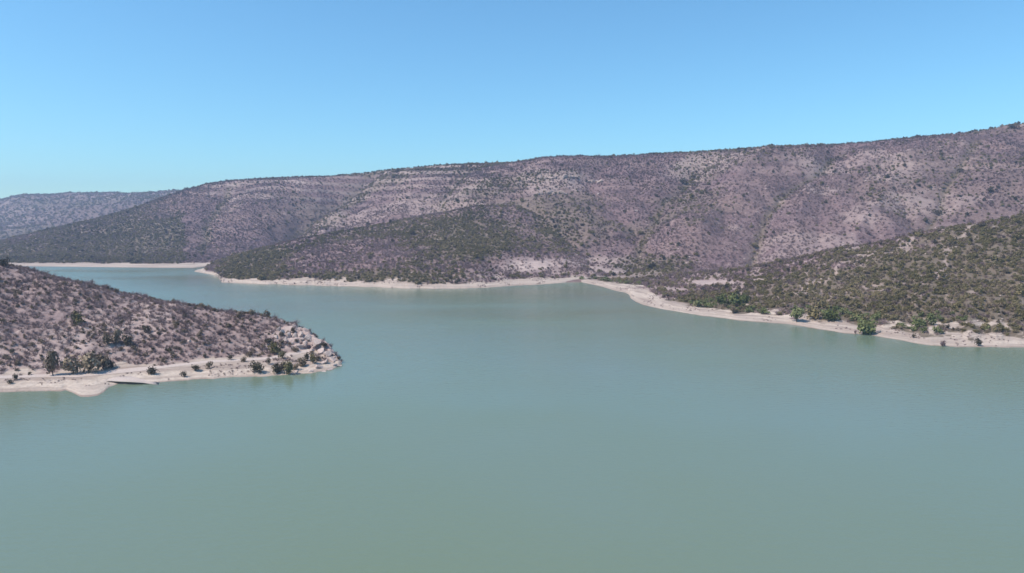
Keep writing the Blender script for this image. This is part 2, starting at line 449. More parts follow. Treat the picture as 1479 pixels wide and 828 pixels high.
# ---- D: the low green spur across the water
def spur():
    px = np.arange(281, 960, 1.4)
    shore = jitter(Z([(281, 392.5), (290, 394), (305, 396.5), (315, 400), (317.5, 404), (320, 408), (345, 409.5), (400, 411), (460, 413), (520, 414.5), (600, 417),
               (640, 417.5), (700, 416), (740, 413), (780, 411), (815, 408.5), (830, 406.5), (850, 405), (900, 401), (960, 397)]), px, 3.0, 16, 7)
    top = jitter(Z([(281, 391.8, .4), (290, 391, 1.2), (305, 393, 2.0), (314, 397, 2), (320, 401.5, 2.4), (345, 404.5, 2.4), (400, 405.5, 2.5), (460, 407, 2.6), (500, 408.5, 2.6), (600, 411, 2.6),
              (650, 410.5, 2.6), (700, 408, 2.6), (740, 404, 2.8), (800, 402, 2.6), (860, 400, 2.6), (900, 398, 2.5), (960, 394, 2.4)]), px, 4.0, 34, 8)
    crest = line3(D([(281, 391, 762), (290, 389.5, 765), (297, 387.5, 768), (307, 382, 775), (330, 373, 790), (370, 361, 810), (430, 345, 830), (500, 334, 850), (560, 325, 870), (620, 312, 880), (680, 301, 900),
                     (740, 300, 900), (790, 318, 860), (830, 345, 810), (870, 372, 760), (905, 388, 720), (960, 394, 700)]), px)
    m1 = top * 0.6 + crest * 0.4; m1[:, 2] = top[:, 2] * 0.60 + crest[:, 2] * 0.40
    m2 = top * 0.25 + crest * 0.75; m2[:, 2] = top[:, 2] * 0.22 + crest[:, 2] * 0.78
    w = np.interp(px, [281, 300, 420, 700, 960], [8, 60, 170, 240, 220])
    b1 = outward(crest, w * 0.35, crest[:, 2] * 0.86)
    b2 = outward(crest, w, -6)
    w0 = np.interp(px, [281, 320, 960], [8, 28, 28])
    u0 = outward(shore, -w0, -4.0)
    G, tt = surface([u0, shore, top, m1, m2, crest, b1, b2], [5, 14, 42, 42, 34, 12, 10])
    x, y = G[..., 0], G[..., 1]
    T = np.repeat(tt[:, None], len(px), 1); PX = np.repeat(px[None], len(tt), 0)
    sl = smooth(2.05, 2.8, T) * (1 - 0.6 * smooth(4.5, 5.0, T)) * (1 - smooth(5, 6.5, T)) * smooth(300, 380, PX)
    G[..., 2] += sl * (4.0 * fbm(x, y, 110, 5, 51) + 0.5 * fbm(x, y, 14, 3, 52))
    az = np.arctan2(x, y) * 800
    G[..., 2] -= sl * 5.0 * np.maximum(0, 0.5 - np.abs(fbm(az, y * 0.2, 70, 3, 53)))
    U, V = project(G)
    beach = np.maximum(1 - smooth(2.0, 2.08, T + 0.12 * fbm(x, y, 14, 4, 55)), 1 - smooth(294, 299, PX))
    # eroded pale bank above the inner bay and the pinkish bare face in mid-slope
    bank = np.exp(-((U - 815) / 88) ** 4) * np.exp(-((V - 385) / 14) ** 4) * (0.45 + 0.55 * smooth(-0.3, 0.2, fbm(x, y, 22, 4, 54)))
    sand = np.exp(-((U - 765) / 30) ** 4) * np.exp(-((V - 384) / 6) ** 4)
    pink = np.exp(-((U - 490) / 85) ** 4) * np.exp(-((V - (378 - (U - 490) * 0.14)) / 17) ** 4)
    foot = np.exp(-((U - 700) / 60) ** 4) * np.exp(-((V - 397) / 12) ** 4)
    veg = np.clip(green_area(U, V, x, y) * 1.15 - 0.8 * pink - bank - 0.6 * foot, 0, 1)
    bare = np.clip(0.8 * bank + 0.95 * sand + 0.25 * foot, 0, 1)
    wet = (1 - smooth(0.05, 0.25, G[..., 2] + 0.08 * fbm(x, y, 6, 3, 25))) * 0.8
    h = build_hill('spur', px, G, tt, dict(beach=beach, wet=wet, bare=bare, veg=veg))
    h.pink, h.bank = pink, np.maximum(bank, sand)
    tag(h.o, 'low dark green spur with a pale shoreline across the water', kind='structure')
    return h

# ---- C: the long main hill
RIDGE = [(-450, 372, 1000), (-100, 362, 1060), (0, 347, 1120), (80, 328, 1180), (150, 312, 1240), (200, 297, 1290), (240, 282, 1330), (270, 272, 1350), (300, 265, 1350), (330, 260.5, 1340),
         (400, 256, 1320), (480, 252, 1290), (520, 248, 1270), (560, 243, 1255), (640, 238, 1220), (740, 234, 1170), (780, 228.5, 1150), (860, 226, 1120), (960, 220, 1090),
         (1060, 215, 1060), (1160, 210, 1030), (1250, 204.5, 1000), (1300, 199.5, 985), (1380, 192, 965), (1430, 185.5, 955), (1450, 181, 950), (1479, 180, 945), (1700, 165, 930), (1950, 150, 920)]
def main_hill():
    px = np.concatenate([np.arange(-450, -20, 6.0), np.arange(-20, 1500, 1.7), np.arange(1500, 1950, 6.0)])
    shore = line3(Z([(-450, 392), (0, 384), (60, 385), (150, 386), (230, 387), (280, 387), (296, 385)]) +
                  DZ([(330, 880, 0), (430, 870, 0), (600, 720, 0), (700, 640, 0), (800, 600, 0), (905, 610, 0), (1000, 620, 3), (1200, 610, 5), (1479, 600, 8), (1950, 600, 10)]), px)
    top = line3(Z([(-450, 386, 2), (0, 379.5, 2.2), (60, 380.5, 2.2), (150, 381, 2.2), (230, 381, 2.2), (280, 380.5, 2.2), (296, 380, 2.0)]) +
                DZ([(330, 910, 3), (430, 900, 4), (600, 750, 4), (700, 670, 3), (800, 630, 2), (905, 640, 3), (1000, 650, 6), (1200, 640, 8), (1479, 630, 11), (1950, 630, 13)]), px)
    crest = line3(D([(a_, b_ + 2.0, c_) for a_, b_, c_ in RIDGE]), px)
    m1 = top * 0.67 + crest * 0.33; m1[:, 2] = top[:, 2] * 0.72 + crest[:, 2] * 0.28
    m2 = top * 0.36 + crest * 0.64; m2[:, 2] = top[:, 2] * 0.38 + crest[:, 2] * 0.62
    m3 = top * 0.12 + crest * 0.88; m3[:, 2] = top[:, 2] * 0.09 + crest[:, 2] * 0.91
    b1 = outward(crest, 120, crest[:, 2] - 9)
    b2 = outward(crest, 500, crest[:, 2] * 0.4 - 10)
    u0 = outward(shore, -30, shore[:, 2] - 6.0)
    G, tt = surface([u0, shore, top, m1, m2, m3, crest, b1, b2], [5, 10, 52, 62, 50, 34, 10, 6])
    x, y = G[..., 0], G[..., 1]
    T = np.repeat(tt[:, None], len(px), 1); PX = np.repeat(px[None], len(tt), 0)
    sl = smooth(2.05, 3.0, T) * (1 - 0.95 * smooth(4.5, 5.8, T)) * (0.45 + 0.55 * smooth(150, 350, PX))
    G[..., 2] += sl * (16 * fbm(x, y, 260, 5, 61) + 1.2 * fbm(x, y, 22, 4, 62))
    az = np.arctan2(x, y) * 1000 + 26 * fbm(x, y, 160, 3, 63)
    G[..., 2] -= sl * 26.0 * np.maximum(0, 0.42 - np.abs(fbm(az, y * 0.12, 170, 3, 64)))
    ravine = np.zeros_like(x)
    # the deep ravine coming down left of the middle, and lesser ones
    for pts, wd, dep in (([(2.2, 385), (3.0, 405), (4.0, 450), (5.0, 498), (5.8, 520)], 38, 46), ([(2.4, 455), (3.5, 505), (4.6, 550), (5.4, 580)], 34, -16), ([(2.5, 1000), (3.5, 1060), (5.0, 1120)], 40, -12), ([(2.5, 1230), (3.5, 1290), (5.0, 1330)], 40, -10), ([(2.2, 905), (3.0, 935), (4.0, 990), (5.2, 1010)], 26, 12),
                         ([(2.2, 1075), (3.2, 1120), (4.2, 1190), (5.4, 1225)], 24, 13), ([(3.0, 640), (4.0, 655), (5.4, 700)], 20, 9),
                         ([(2.4, 1330), (3.4, 1370), (5.0, 1425)], 24, 10), ([(2.6, 285), (4.0, 318), (5.2, 345)], 18, 8)):
        c = np.interp(tt, [p[0] for p in pts], [p[1] for p in pts])[:, None] + 10 * fbm(T * 40, PX * 0, 30, 3, 65)
        env = smooth(pts[0][0] - .3, pts[0][0] + .3, T) * (1 - smooth(pts[-1][0] - .6, pts[-1][0] + .3, T))
        G[..., 2] -= dep * env * np.exp(-np.abs(PX - c) / wd)
        if dep > 0: ravine = np.maximum(ravine, env * np.exp(-((PX - c) / (wd * 0.35)) ** 2))
    # level rock benches in the upper slope
    zz = G[..., 2] + 5 * fbm(x, y, 140, 4, 66) + 0.02 * x
    per = 14.0
    ph = zz / per - np.floor(zz / per)
    step = (smooth(0.0, 0.28, ph) - ph) * per
    bm = smooth(3.4, 4.3, T) * (1 - smooth(5.7, 6.0, T)) * smooth(-0.25, 0.35, fbm(x, y, 190, 4, 67)) * smooth(200, 330, PX)
    G[..., 2] += 0.30 * step * bm
    G[..., 2] += 0.5 * smooth(6.0, 6.05, T) * 0
    U, V = project(G)
    beach = 1 - smooth(2.0, 2.08, T + 0.04 * fbm(x, y, 22, 4, 68))
    beach = beach * (1 - smooth(300, 330, PX))
    riser = bm * smooth(0.02, 0.10, ph) * (1 - smooth(0.20, 0.34, ph))
    wood = (1 - smooth(262, 268, PX + 6 * fbm(x, y, 30, 3, 71))) * (1 - smooth(3.9, 5.0, T + 0.6 * fbm(x, y, 120, 4, 72)))
    wood = np.maximum(wood, 0.75 * (1 - smooth(180, 262, PX)) * smooth(-0.5, 0.2, fbm(x, y, 90, 4, 73)))
    rim = smooth(5.72, 5.92, T + 0.12 * fbm(x, y, 60, 4, 74))
    gl = smooth(-0.05, 0.5, fbm(x, y * 1.6, 170, 5, 75)) * 0.7
    mid = green_area(U, V, x, y) * smooth(540, 640, U) * smooth(900, 840, U)
    low = np.exp(-((PX - 940) / 60) ** 4) * smooth(365, 380, V)
    veg = np.clip(np.maximum.reduce([wood, ravine * 0.9, rim * 0.9, gl * smooth(350, 500, PX) * (1 - 0.6 * smooth(950, 1100, PX)), mid * 0.9, low]), 0, 1)
    ledge = np.exp(-((U - 800) / 50) ** 4) * np.exp(-((V - 262) / 18) ** 4) * smooth(-0.2, 0.3, fbm(x, y, 40, 4, 76))
    pale = smooth(0.05, 0.7, fbm(x, y * 1.5, 150, 6, 77, 0.6)) * 0.40
    bank = np.exp(-((U - 830) / 85) ** 4) * np.exp(-((V - 384) / 14) ** 4) * (0.5 + 0.5 * smooth(-0.3, 0.2, fbm(x, y, 22, 4, 54)))
    bare = np.clip(0.45 * riser + 0.8 * bank + 0.6 * ledge + pale * (1 - wood) * smooth(260, 300, PX), 0, 1) * (1 - 0.8 * rim)
    wet = (1 - smooth(0.05, 0.25, G[..., 2])) * 0.7
    h = build_hill('main_hill', px, G, tt, dict(beach=beach, wet=wet, bare=bare, veg=veg, strata=(0.35 + 0.65 * smooth(3.0, 4.0, T)) * (1 - 0.8 * rim) * (1 - wood)))
    h.wood, h.bank = wood, bank
    tag(h.o, 'long mauve brown hill rising to a level ridge behind the reservoir', kind='structure')
    return h

# ---- E: hazy hills in the far left
def far_hills():
    px = np.arange(-500, 520, 3.0)
    foot = line3(DZ([(-500, 1500, 0), (0, 1550, 0), (250, 1700, 0), (520, 1800, 0)]), px)
    sh = line3(D([(-500, 318, 2000), (-150, 330, 2000), (0, 326, 1950), (60, 318, 1980), (120, 303, 2060), (160, 293, 2120), (230, 286, 2200), (520, 284, 2300)]), px)
    crest = line3(D([(-500, 302, 2700), (-150, 297, 2700), (-10, 292.5, 2650), (0, 291, 2650), (8, 288.5, 2650), (20, 285, 2650), (34, 282.5, 2650), (60, 282.5, 2650), (120, 282, 2650), (165, 281.5, 2680), (174, 282, 2680), (182, 283.5, 2680), (192, 281.5, 2680),
                     (250, 279, 2700), (400, 276, 2700), (520, 275, 2700)]), px)
    b1 = outward(crest, 600, 20)
    G, tt = surface([outward(foot, -200, -5), foot, sh, crest, b1], [3, 30, 40, 6])
    x, y = G[..., 0], G[..., 1]
    T = np.repeat(tt[:, None], len(px), 1)
    sl = smooth(1.0, 1.5, T) * (1 - smooth(2.5, 3.0, T))
    G[..., 2] += sl * 18 * fbm(x, y, 420, 5, 81)
    veg = 0.35 + smooth(-0.1, 0.4, fbm(x, y, 250, 4, 82)) * 0.5
    veg = np.maximum(veg, smooth(2.75, 2.95, T))
    bare = smooth(0.2, 0.5, fbm(x, y, 200, 4, 83)) * 0.25 * (1 - smooth(2.6, 2.8, T))
    h = build_hill('far_hills', px, G, tt, dict(beach=np.zeros_like(x), wet=np.zeros_like(x), bare=bare, veg=veg))
    tag(h.o, 'bluish hazy flat topped hills far beyond the left arm', kind='structure')
    return h

# water: one level sheet
wv = [(-9000, -3000, 0), (9000, -3000, 0), (9000, 12000, 0), (-9000, 12000, 0)]
wo = link('water', mesh_from('water', wv, [(0, 1, 2, 3)], M_WATER))
tag(wo, 'calm grey green turbid reservoir water', kind='structure')

A = headland()
B = right_slope()
S = spur()
C = main_hill()
E = far_hills()

# haze: the air between the camera and the far hills
def haze():
    x0, x1, y0, y1, z0, z1 = -3900, 2600, -60, 3420, -26, 262
    V = [(x0, y0, z0), (x1, y0, z0), (x1, y1, z0), (x0, y1, z0), (x0, y0, z1), (x1, y0, z1), (x1, y1, z1), (x0, y1, z1)]
    F = [(0, 3, 2, 1), (4, 5, 6, 7), (0, 1, 5, 4), (1, 2, 6, 5), (2, 3, 7, 6), (3, 0, 4, 7)]
    m = bpy.data.materials.new('haze_air'); m.use_nodes = True
    nt = m.node_tree; nt.nodes.clear()
    out = nd(nt, 'ShaderNodeOutputMaterial'); v = nd(nt, 'ShaderNodeVolumePrincipled')
    v.inputs['Color'].default_value = (0.58, 0.73, 1.0, 1)
    v.inputs['Density'].default_value = 0.00019
    v.inputs['Anisotropy'].default_value = 0.2
    nt.links.new(v.outputs[0], out.inputs['Volume'])
    o = link('haze', mesh_from('haze', V, F, m))
    tag(o, 'thin pale blue haze over the whole valley', kind='stuff')
haze()

# ------------------------------------------------------------------ plants and stones: meshes of unit width
def quads(C_, N_, size, r):
    """small leaf quads at C_ facing roughly N_"""
    n = len(C_)
    N_ = N_ + r.normal(0, 0.55, (n, 3)); N_ /= np.linalg.norm(N_, axis=1, keepdims=True)
    t = np.cross(N_, r.normal(0, 1, (n, 3))); t /= np.linalg.norm(t, axis=1, keepdims=True)
    b = np.cross(N_, t)
    s = (size * r.uniform(0.6, 1.4, n))[:, None]
    V = np.stack([C_ - t * s - b * s * 0.6, C_ + t * s - b * s * 0.5, C_ + t * s * 0.7 + b * s * 0.7, C_ - t * s * 0.8 + b * s * 0.6], 1)
    return V.reshape(-1, 3), np.arange(4 * n).reshape(n, 4)

def stick(p, q, r0, r1):
    """three-sided tapered stick as quads (closed by taper)"""
    p, q = np.array(p, float), np.array(q, float)
    d = q - p; d /= np.linalg.norm(d) + 1e-9
    a = np.cross(d, [0.3, 0.5, 0.8]); a /= np.linalg.norm(a) + 1e-9
    b = np.cross(d, a)
    V = []
    for o, rr in ((p, r0), (q, r1)):
        for k in range(3):
            w = k * 2.0944
            V.append(o + rr * (a * math.cos(w) + b * math.sin(w)))
    return V, [(0, 1, 4, 3), (1, 2, 5, 4), (2, 0, 3, 5)]

class Acc:
    def __init__(s): s.V, s.F, s.n = [], [], 0
    def add(s, V, F):
        V = np.asarray(V); F = np.asarray(F)
        s.V.append(V); s.F.append(F + s.n); s.n += len(V)
    def mesh(s, name, mat): return mesh_from(name, np.concatenate(s.V), np.concatenate(s.F), mat)

def leafy_crown(seed, lobes, leaves, size, flat=0.75, lift=0.0):
    r = np.random.default_rng(seed); C_, N_ = [], []
    cs = []
    for i in range(lobes):
        w = r.uniform(0, 6.283); rad = r.uniform(0.0, 0.30) if i else 0
        cs.append((np.array([rad * math.cos(w), rad * math.sin(w), lift + flat * r.uniform(0.22, 0.62)]), r.uniform(0.17, 0.30)))
    for i in range(leaves):
        c, rr = cs[i % lobes]
        v = r.normal(0, 1, 3); v /= np.linalg.norm(v)
        k = rr * r.uniform(0.55, 1.12)
        p = c + v * k * np.array([1, 1, 0.85]); p[2] = max(p[2], 0.02 + lift * 0.6)
        C_.append(p); N_.append(v + np.array([0, 0, .35]))
    return np.array(C_), np.array(N_), cs, r

def make_leafy(name, seed, mat, lobes=7, leaves=190, size=0.062, flat=0.78):
    C_, N_, cs, r = leafy_crown(seed, lobes, leaves, size, flat)
    A_ = Acc(); A_.add(*quads(C_, N_, size, r))
    return A_.mesh(name, mat)

def make_twiggy(name, seed, mat, stems=15, subs=5, dry=34):
    r = np.random.default_rng(seed); A_ = Acc(); tips = []
    for i in range(stems):
        w = r.uniform(0, 6.283); el = r.uniform(0.35, 1.45); ln = r.uniform(0.38, 0.62)
        d = np.array([math.cos(w) * math.cos(el), math.sin(w) * math.cos(el), math.sin(el)])
        p = np.array([r.normal(0, .05), r.normal(0, .05), -0.03]); q = p + d * ln
        A_.add(*stick(p, q, 0.022, 0.010))
        for j in range(subs):
            t = r.uniform(0.35, 1.0); s0 = p + (q - p) * t
            d2 = d + r.normal(0, 0.6, 3); d2[2] = abs(d2[2]) * 0.8; d2 /= np.linalg.norm(d2)
            s1 = s0 + d2 * r.uniform(0.12, 0.26)
            n = np.cross(d2, r.normal(0, 1, 3)); n /= np.linalg.norm(n)
            A_.add([s0 - n * .010, s0 + n * .010, s1 + n * .006, s1 - n * .006], [(0, 1, 2, 3)]); tips.append(s1)
    tips = np.array(tips)
    C_ = tips[r.integers(0, len(tips), dry)] + r.normal(0, .03, (dry, 3)); C_[:, 2] = np.maximum(C_[:, 2], .03)
    A_.add(*quads(C_, r.normal(0, 1, (dry, 3)) + [0, 0, .6], 0.034, r))
    return A_.mesh(name, mat)

def make_rock(name, seed, mat, sx=1.0, sy=0.8, sz=0.6):
    import bmesh
    bm = bmesh.new(); bmesh.ops.create_icosphere(bm, subdivisions=3 if name == 'boulder' else 2, radius=0.5)
    r = np.random.default_rng(seed)
    planes = [(lambda v: v / np.linalg.norm(v))(r.normal(0, 1, 3)) for _ in range(9)]
    offs = r.uniform(0.17, 0.36, 9)
    for v in bm.verts:
        p = np.array(v.co)
        for n, o in zip(planes, offs):
            dd = p @ n - o
            if dd > 0: p = p - n * dd
        p = p + r.normal(0, 0.010, 3)
        v.co = (p[0] * sx * 1.25, p[1] * sy * 1.25, p[2] * sz * 1.25)
    me = bpy.data.meshes.new(name); bm.to_mesh(me); bm.free(); me.materials.append(mat)
    return me

OLIVE = [make_leafy('olive_shrub_mesh', 100 + i, M_OLIVE, 6 + i % 3) for i in range(5)]
GREEN = [make_leafy('green_shrub_mesh', 120 + i, M_GREEN, 6 + i % 3) for i in range(3)]
DARK = [make_leafy('dark_shrub_mesh', 140 + i, M_DARK, 6 + i % 3, 170) for i in range(3)]
BROWN = [make_leafy('brown_shrub_mesh', 160 + i, M_BROWN, 6 + i % 3, 150, 0.055) for i in range(3)]
TWIG = [make_twiggy('bare_shrub_mesh', 180 + i, M_TWIG) for i in range(6)]
ROCK = [make_rock('rock_mesh', 200 + i, M_ROCK, 1, .8, .6) for i in range(5)]
PROTO = OLIVE + GREEN + DARK + BROWN + TWIG + ROCK
K_OLIVE, K_GREEN, K_DARK, K_BROWN, K_TWIG, K_ROCK = range(0, 5), range(5, 8), range(8, 11), range(11, 14), range(14, 20), range(20, 25)
pc = bpy.data.collections.new('scrub_sources')
for i, me in enumerate(PROTO):
    pc.objects.link(bpy.data.objects.new('scrub_source_%02d' % i, me))

# ------------------------------------------------------------------ scattering
def sample(h, n, dens, t0, t1):
    """n random points on a hill between two knots, weighted by area and density"""
    G, tt = h.G, h.tt
    r0, r1 = np.searchsorted(tt, t0), np.searchsorted(tt, t1)
    P = G[r0:r1]
    a = np.linalg.norm(np.cross(P[1:, :-1] - P[:-1, :-1], P[:-1, 1:] - P[:-1, :-1]), axis=-1)
    d = dens[r0:r1]
    u = h.U[r0:r1]
    w = a * np.clip((d[1:, 1:] + d[:-1, :-1]) / 2, 0, None) * ((u[:-1, :-1] > -140) & (u[:-1, :-1] < 1620))
    c = np.cumsum(w.ravel()); c /= c[-1]
    k = np.searchsorted(c, rng.random(n))
    i, j = np.unravel_index(k, w.shape)
    s, t = rng.random((n, 1)), rng.random((n, 1))
    Q = (P[i, j] * (1 - s) + P[i, j + 1] * s) * (1 - t) + (P[i + 1, j] * (1 - s) + P[i + 1, j + 1] * s) * t
    pick = lambda M: M[r0:r1][i, j]
    return Q, pick

def thin(Q, sz, cell):
    """drop points that crowd each other (one per cell)"""
    key = np.floor(Q[:, 0] / cell).astype(np.int64) * 1000003 + np.floor(Q[:, 1] / cell).astype(np.int64)
    _, i = np.unique(key, return_index=True)
    m = np.zeros(len(Q), bool); m[i] = True
    return m

def choose(ks, n): return rng.integers(ks[0], ks[-1] + 1, n)

SC = {}
def scatter(h, name, n, cell, dens, t0, t1, size, mixer):
    Q, pick = sample(h, n, dens, t0, t1)
    m = thin(Q, None, cell)
    m[np.arange(len(m))[m]] = True
    kind, scl, tint = mixer(Q, pick)
    scl = scl * size * np.exp(rng.normal(0, 0.28, len(Q)))
    SC[name] = [Q[m], kind[m], scl[m], np.clip(tint, 0, 1)[m], rng.uniform(0, 6.283, m.sum()), h]

# headland: leafless mauve shrubs, a few dark ones, stones
x, y = A.G[..., 0], A.G[..., 1]
dA = (1 - A.attrs['beach']) * (1.0 - 0.45 * A.attrs['bare']) * (0.35 + 0.65 * smooth(-0.5, 0.2, fbm(x, y, 9, 4, 301))) * (1 - 0.65 * A.tip)
def mixA(Q, pick):
    n = len(Q); u = rng.random(n)
    k = choose(K_TWIG, n); s = np.ones(n)
    f = fbm(Q[:, 0], Q[:, 1], 25, 3, 302)
    tint = 0.72 + 0.45 * f + rng.normal(0, .28, n)
    brown = u < 0.10 + 0.12 * (f < -0.2); k[brown] = choose(K_BROWN, brown.sum()); tint[brown] = 0.0
    dk = (u > 0.965); k[dk] = choose(K_DARK, dk.sum()); s[dk] *= 0.8
    rk = (u > 0.72) & (u < 0.80); k[rk] = choose(K_ROCK, rk.sum()); s[rk] *= 0.42
    return k, s, tint
scatter(A, 'headland_scrub', 15000, 1.6, dA, 1.3, 7.6, 2.15, mixA)

# right slope: olive shrubs with leafless ones between
x, y = B.G[..., 0], B.G[..., 1]
dB = (1 - B.attrs['beach']) * (1 - 0.75 * B.attrs['bare']) * (1 - B.patch) * (0.35 + 0.65 * smooth(-0.5, 0.2, fbm(x, y, 14, 4, 311)))
def mixB(Q, pick):
    n = len(Q); u = rng.random(n); v = pick(B.attrs['veg']); T = pick(B.T)
    k = choose(K_TWIG, n); s = np.full(n, 0.85)
    f = fbm(Q[:, 0], Q[:, 1], 40, 3, 312)
    tint = 0.45 + 0.5 * f + rng.normal(0, .25, n)
    ol = u < 0.12 + 0.42 * v; k[ol] = choose(K_OLIVE, ol.sum()); s[ol] = 1.0
    br = (u > 0.62) & (u < 0.90); k[br] = choose(K_BROWN, br.sum())
    low = (T < 2.38) & (u < 0.36 * v + 0.05) & (f > 0.0); k[low] = choose(K_GREEN, low.sum()); s[low] = 1.15
    dk = u > 0.965; k[dk] = choose(K_DARK, dk.sum())
    rk = (u > 0.90) & (u < 0.945); k[rk] = choose(K_ROCK, rk.sum()); s[rk] = .4
    return k, s, tint
scatter(B, 'shore_slope_scrub', 15000, 2.9, dB, 2.0, 5.9, 3.5, mixB)

# spur: dense dark green with a pinkish bare face
x, y = S.G[..., 0], S.G[..., 1]
dS = (1 - S.attrs['beach']) * (1 - 0.85 * S.bank) * (0.45 + 0.55 * smooth(-0.5, 0.2, fbm(x, y, 20, 4, 321))) * (1 - 0.35 * S.pink)
def mixS(Q, pick):
    n = len(Q); u = rng.random(n); v = pick(S.attrs['veg'])
    k = choose(K_TWIG, n); s = np.full(n, 0.9)
    f = fbm(Q[:, 0], Q[:, 1], 60, 3, 322)
    tint = 0.55 + 0.6 * f + rng.normal(0, .25, n)
    ol = u < 0.07 + 0.72 * v; k[ol] = choose(K_OLIVE, ol.sum()); s[ol] = 0.95
    dk = (u > 0.84) & (u < 0.86 + .08 * v); k[dk] = choose(K_DARK, dk.sum())
    rk = u > 0.95; k[rk] = choose(K_ROCK, rk.sum()); s[rk] = .45
    return k, s, tint
scatter(S, 'spur_scrub', 26000, 2.9, dS, 2.0, 5.6, 3.6, mixS)

# main hill: leafless mauve scrub, greener in the folds and along the rim
x, y = C.G[..., 0], C.G[..., 1]
dC = (1 - C.attrs['beach']) * (1 - 0.9 * C.bank) * (1 - 0.6 * C.attrs['bare']) * (0.3 + 0.7 * smooth(-0.4, 0.4, fbm(x, y, 70, 5, 331))) * (0.8 + 1.6 * C.wood)
def mixC(Q, pick):
    n = len(Q); u = rng.random(n); v = pick(C.attrs['veg'])
    k = choose(K_TWIG, n); s = np.full(n, 0.9)
    f = fbm(Q[:, 0], Q[:, 1], 110, 4, 332)
    tint = 0.45 + 0.75 * f + rng.normal(0, .18, n)
    ol = u < 0.02 + 0.55 * v; k[ol] = choose(K_OLIVE, ol.sum()); s[ol] = 0.88
    dk = (u > 0.90) & (u < 0.915 + .05 * v); k[dk] = choose(K_DARK, dk.sum()); s[dk] = 1.15
    rk = u > 0.96; k[rk] = choose(K_ROCK, rk.sum()); s[rk] = .5
    return k, s, tint
scatter(C, 'main_hill_scrub', 120000, 3.3, dC, 2.0, 6.4, 3.9, mixC)

x, y = E.G[..., 0], E.G[..., 1]
def mixE(Q, pick):
    n = len(Q); u = rng.random(n); v = pick(E.attrs['veg'])
    k = choose(K_TWIG, n); s = np.ones(n)
    ol = u < 0.1 + 0.4 * v; k[ol] = choose(K_OLIVE, ol.sum())
    return k, s, 0.2 + rng.random(n) * .5
scatter(E, 'far_hill_scrub', 12000, 5.0, np.ones_like(x), 1.3, 3.05, 7.0, mixE)

# driftwood-coloured stones and low tufts along the drawdown shore
def mixStone(Q, pick):
    n = len(Q); u = rng.random(n)
    k = choose(K_ROCK, n); s = np.ones(n)
    tw = u < 0.35; k[tw] = choose(K_TWIG, tw.sum()); s[tw] = 1.7
    return k, s, rng.random(n)
for h_, nm_, n_, sz in ((A, 'headland_beach_stones', 500, .42), (B, 'right_beach_stones', 900, .55), (S, 'spur_beach_stones', 900, .8)):
    m_ = h_.attrs['beach'] * smooth(0.0, 0.5, fbm(h_.G[..., 0], h_.G[..., 1], 12, 3, 341))
    if h_ is A: m_ = m_ * (1 - smooth(1.95, 2.0, h_.T))
    scatter(h_, nm_, n_, 0.6, m_, 1.05, 2.3, sz, mixStone)

# the largest in view become objects of their own
def biggest(kinds, n, hills, umin, gap=0.0):
    rows = []
    for nm in hills:
        Q, k, s = SC[nm][:3]
        U, V = project(Q); dist = np.hypot(Q[:, 0], Q[:, 1])
        ok = np.isin(k, list(kinds)) & (U > 8) & (U < 1471)
        h = SC[nm][5]
        front = V > np.interp(U, h.px, h.V[np.searchsorted(h.tt, 6.0 if h is A else 5.0)]) + 3
        ok &= front
        for i in np.nonzero(ok)[0]: rows.append((s[i] / dist[i], nm, i))
    rows.sort(reverse=True)
    return rows[:n]

def individual(name, nm, i, label, cat, group):
    Q, k, s, t, r, h = SC[nm]
    o = link(name, PROTO[k[i]])
    o.location = Q[i]; o.location.z -= 0.04 * s[i]
    o.rotation_euler = (0, 0, r[i]); o.scale = (s[i], s[i], s[i] * (0.9 if k[i] < 20 else 1))
    o['tint'] = float(t[i])
    tag(o, label, cat, group)
    return o

used = {k: set() for k in SC}
INDIV = []                                  # (object, look, where, pixel x, pixel y)
def take(kinds, n, nm, name, look, where, group):
    Q, k, s, t = SC[nm][:4]
    U, V = project(Q)
    rows = biggest(kinds, n, [nm], 0)
    for q, (_, _, i) in enumerate(rows):
        used[nm].add(i)
        size = 'large' if q < len(rows) * 0.25 else ('middling' if q < len(rows) * 0.65 else 'small')
        tone = 'pale' if t[i] > 0.6 else ('dark' if t[i] < 0.22 else 'plain')
        o = individual(name, nm, i, '', 'shrub', group)
        INDIV.append((o, '%s %s %s' % (size, tone, look), where(float(U[i]), float(V[i])), float(U[i]), float(V[i])))

def on_headland(u, v):
    c = np.interp(u, A.px, A.V[np.searchsorted(A.tt, 6.0)]); f = np.interp(u, A.px, A.V[np.searchsorted(A.tt, 3.0)])
    k = (v - c) / max(f - c, 1)
    h = 'near the headland skyline' if k < 0.25 else ('on the upper headland slope' if k < 0.5 else ('in mid headland slope' if k < 0.75 else ('just above the headland road' if k < 1.02 else 'below the headland road')))
    w = 'the left edge' if u < 70 else ('the roadside thicket' if u < 170 else ('the sand shelf' if u < 260 else ('mid road' if u < 350 else 'the tip rocks')))
    return '%s, towards %s' % (h, w)
def on_slope(u, v):
    c = np.interp(u, B.px, B.V[np.searchsorted(B.tt, 5.0)]); f = np.interp(u, B.px, B.V[np.searchsorted(B.tt, 2.0)])
    k = (v - c) / max(f - c, 1)
    h = 'high on the right slope' if k < 0.4 else ('halfway up the right slope' if k < 0.65 else ('low on the right slope' if k < 0.85 else 'at the right beach edge'))
    w = 'the sandy patch' if u < 1090 else ('the pale green tree' if u < 1215 else ('the bright round bush' if u < 1300 else ('the tiny beach bush' if u < 1390 else 'the right edge')))
    return '%s, above %s' % (h, w)
take(K_TWIG, 300, 'headland_scrub', 'bare_shrub', 'leafless mauve shrub', on_headland, 'bare shrubs on the headland')
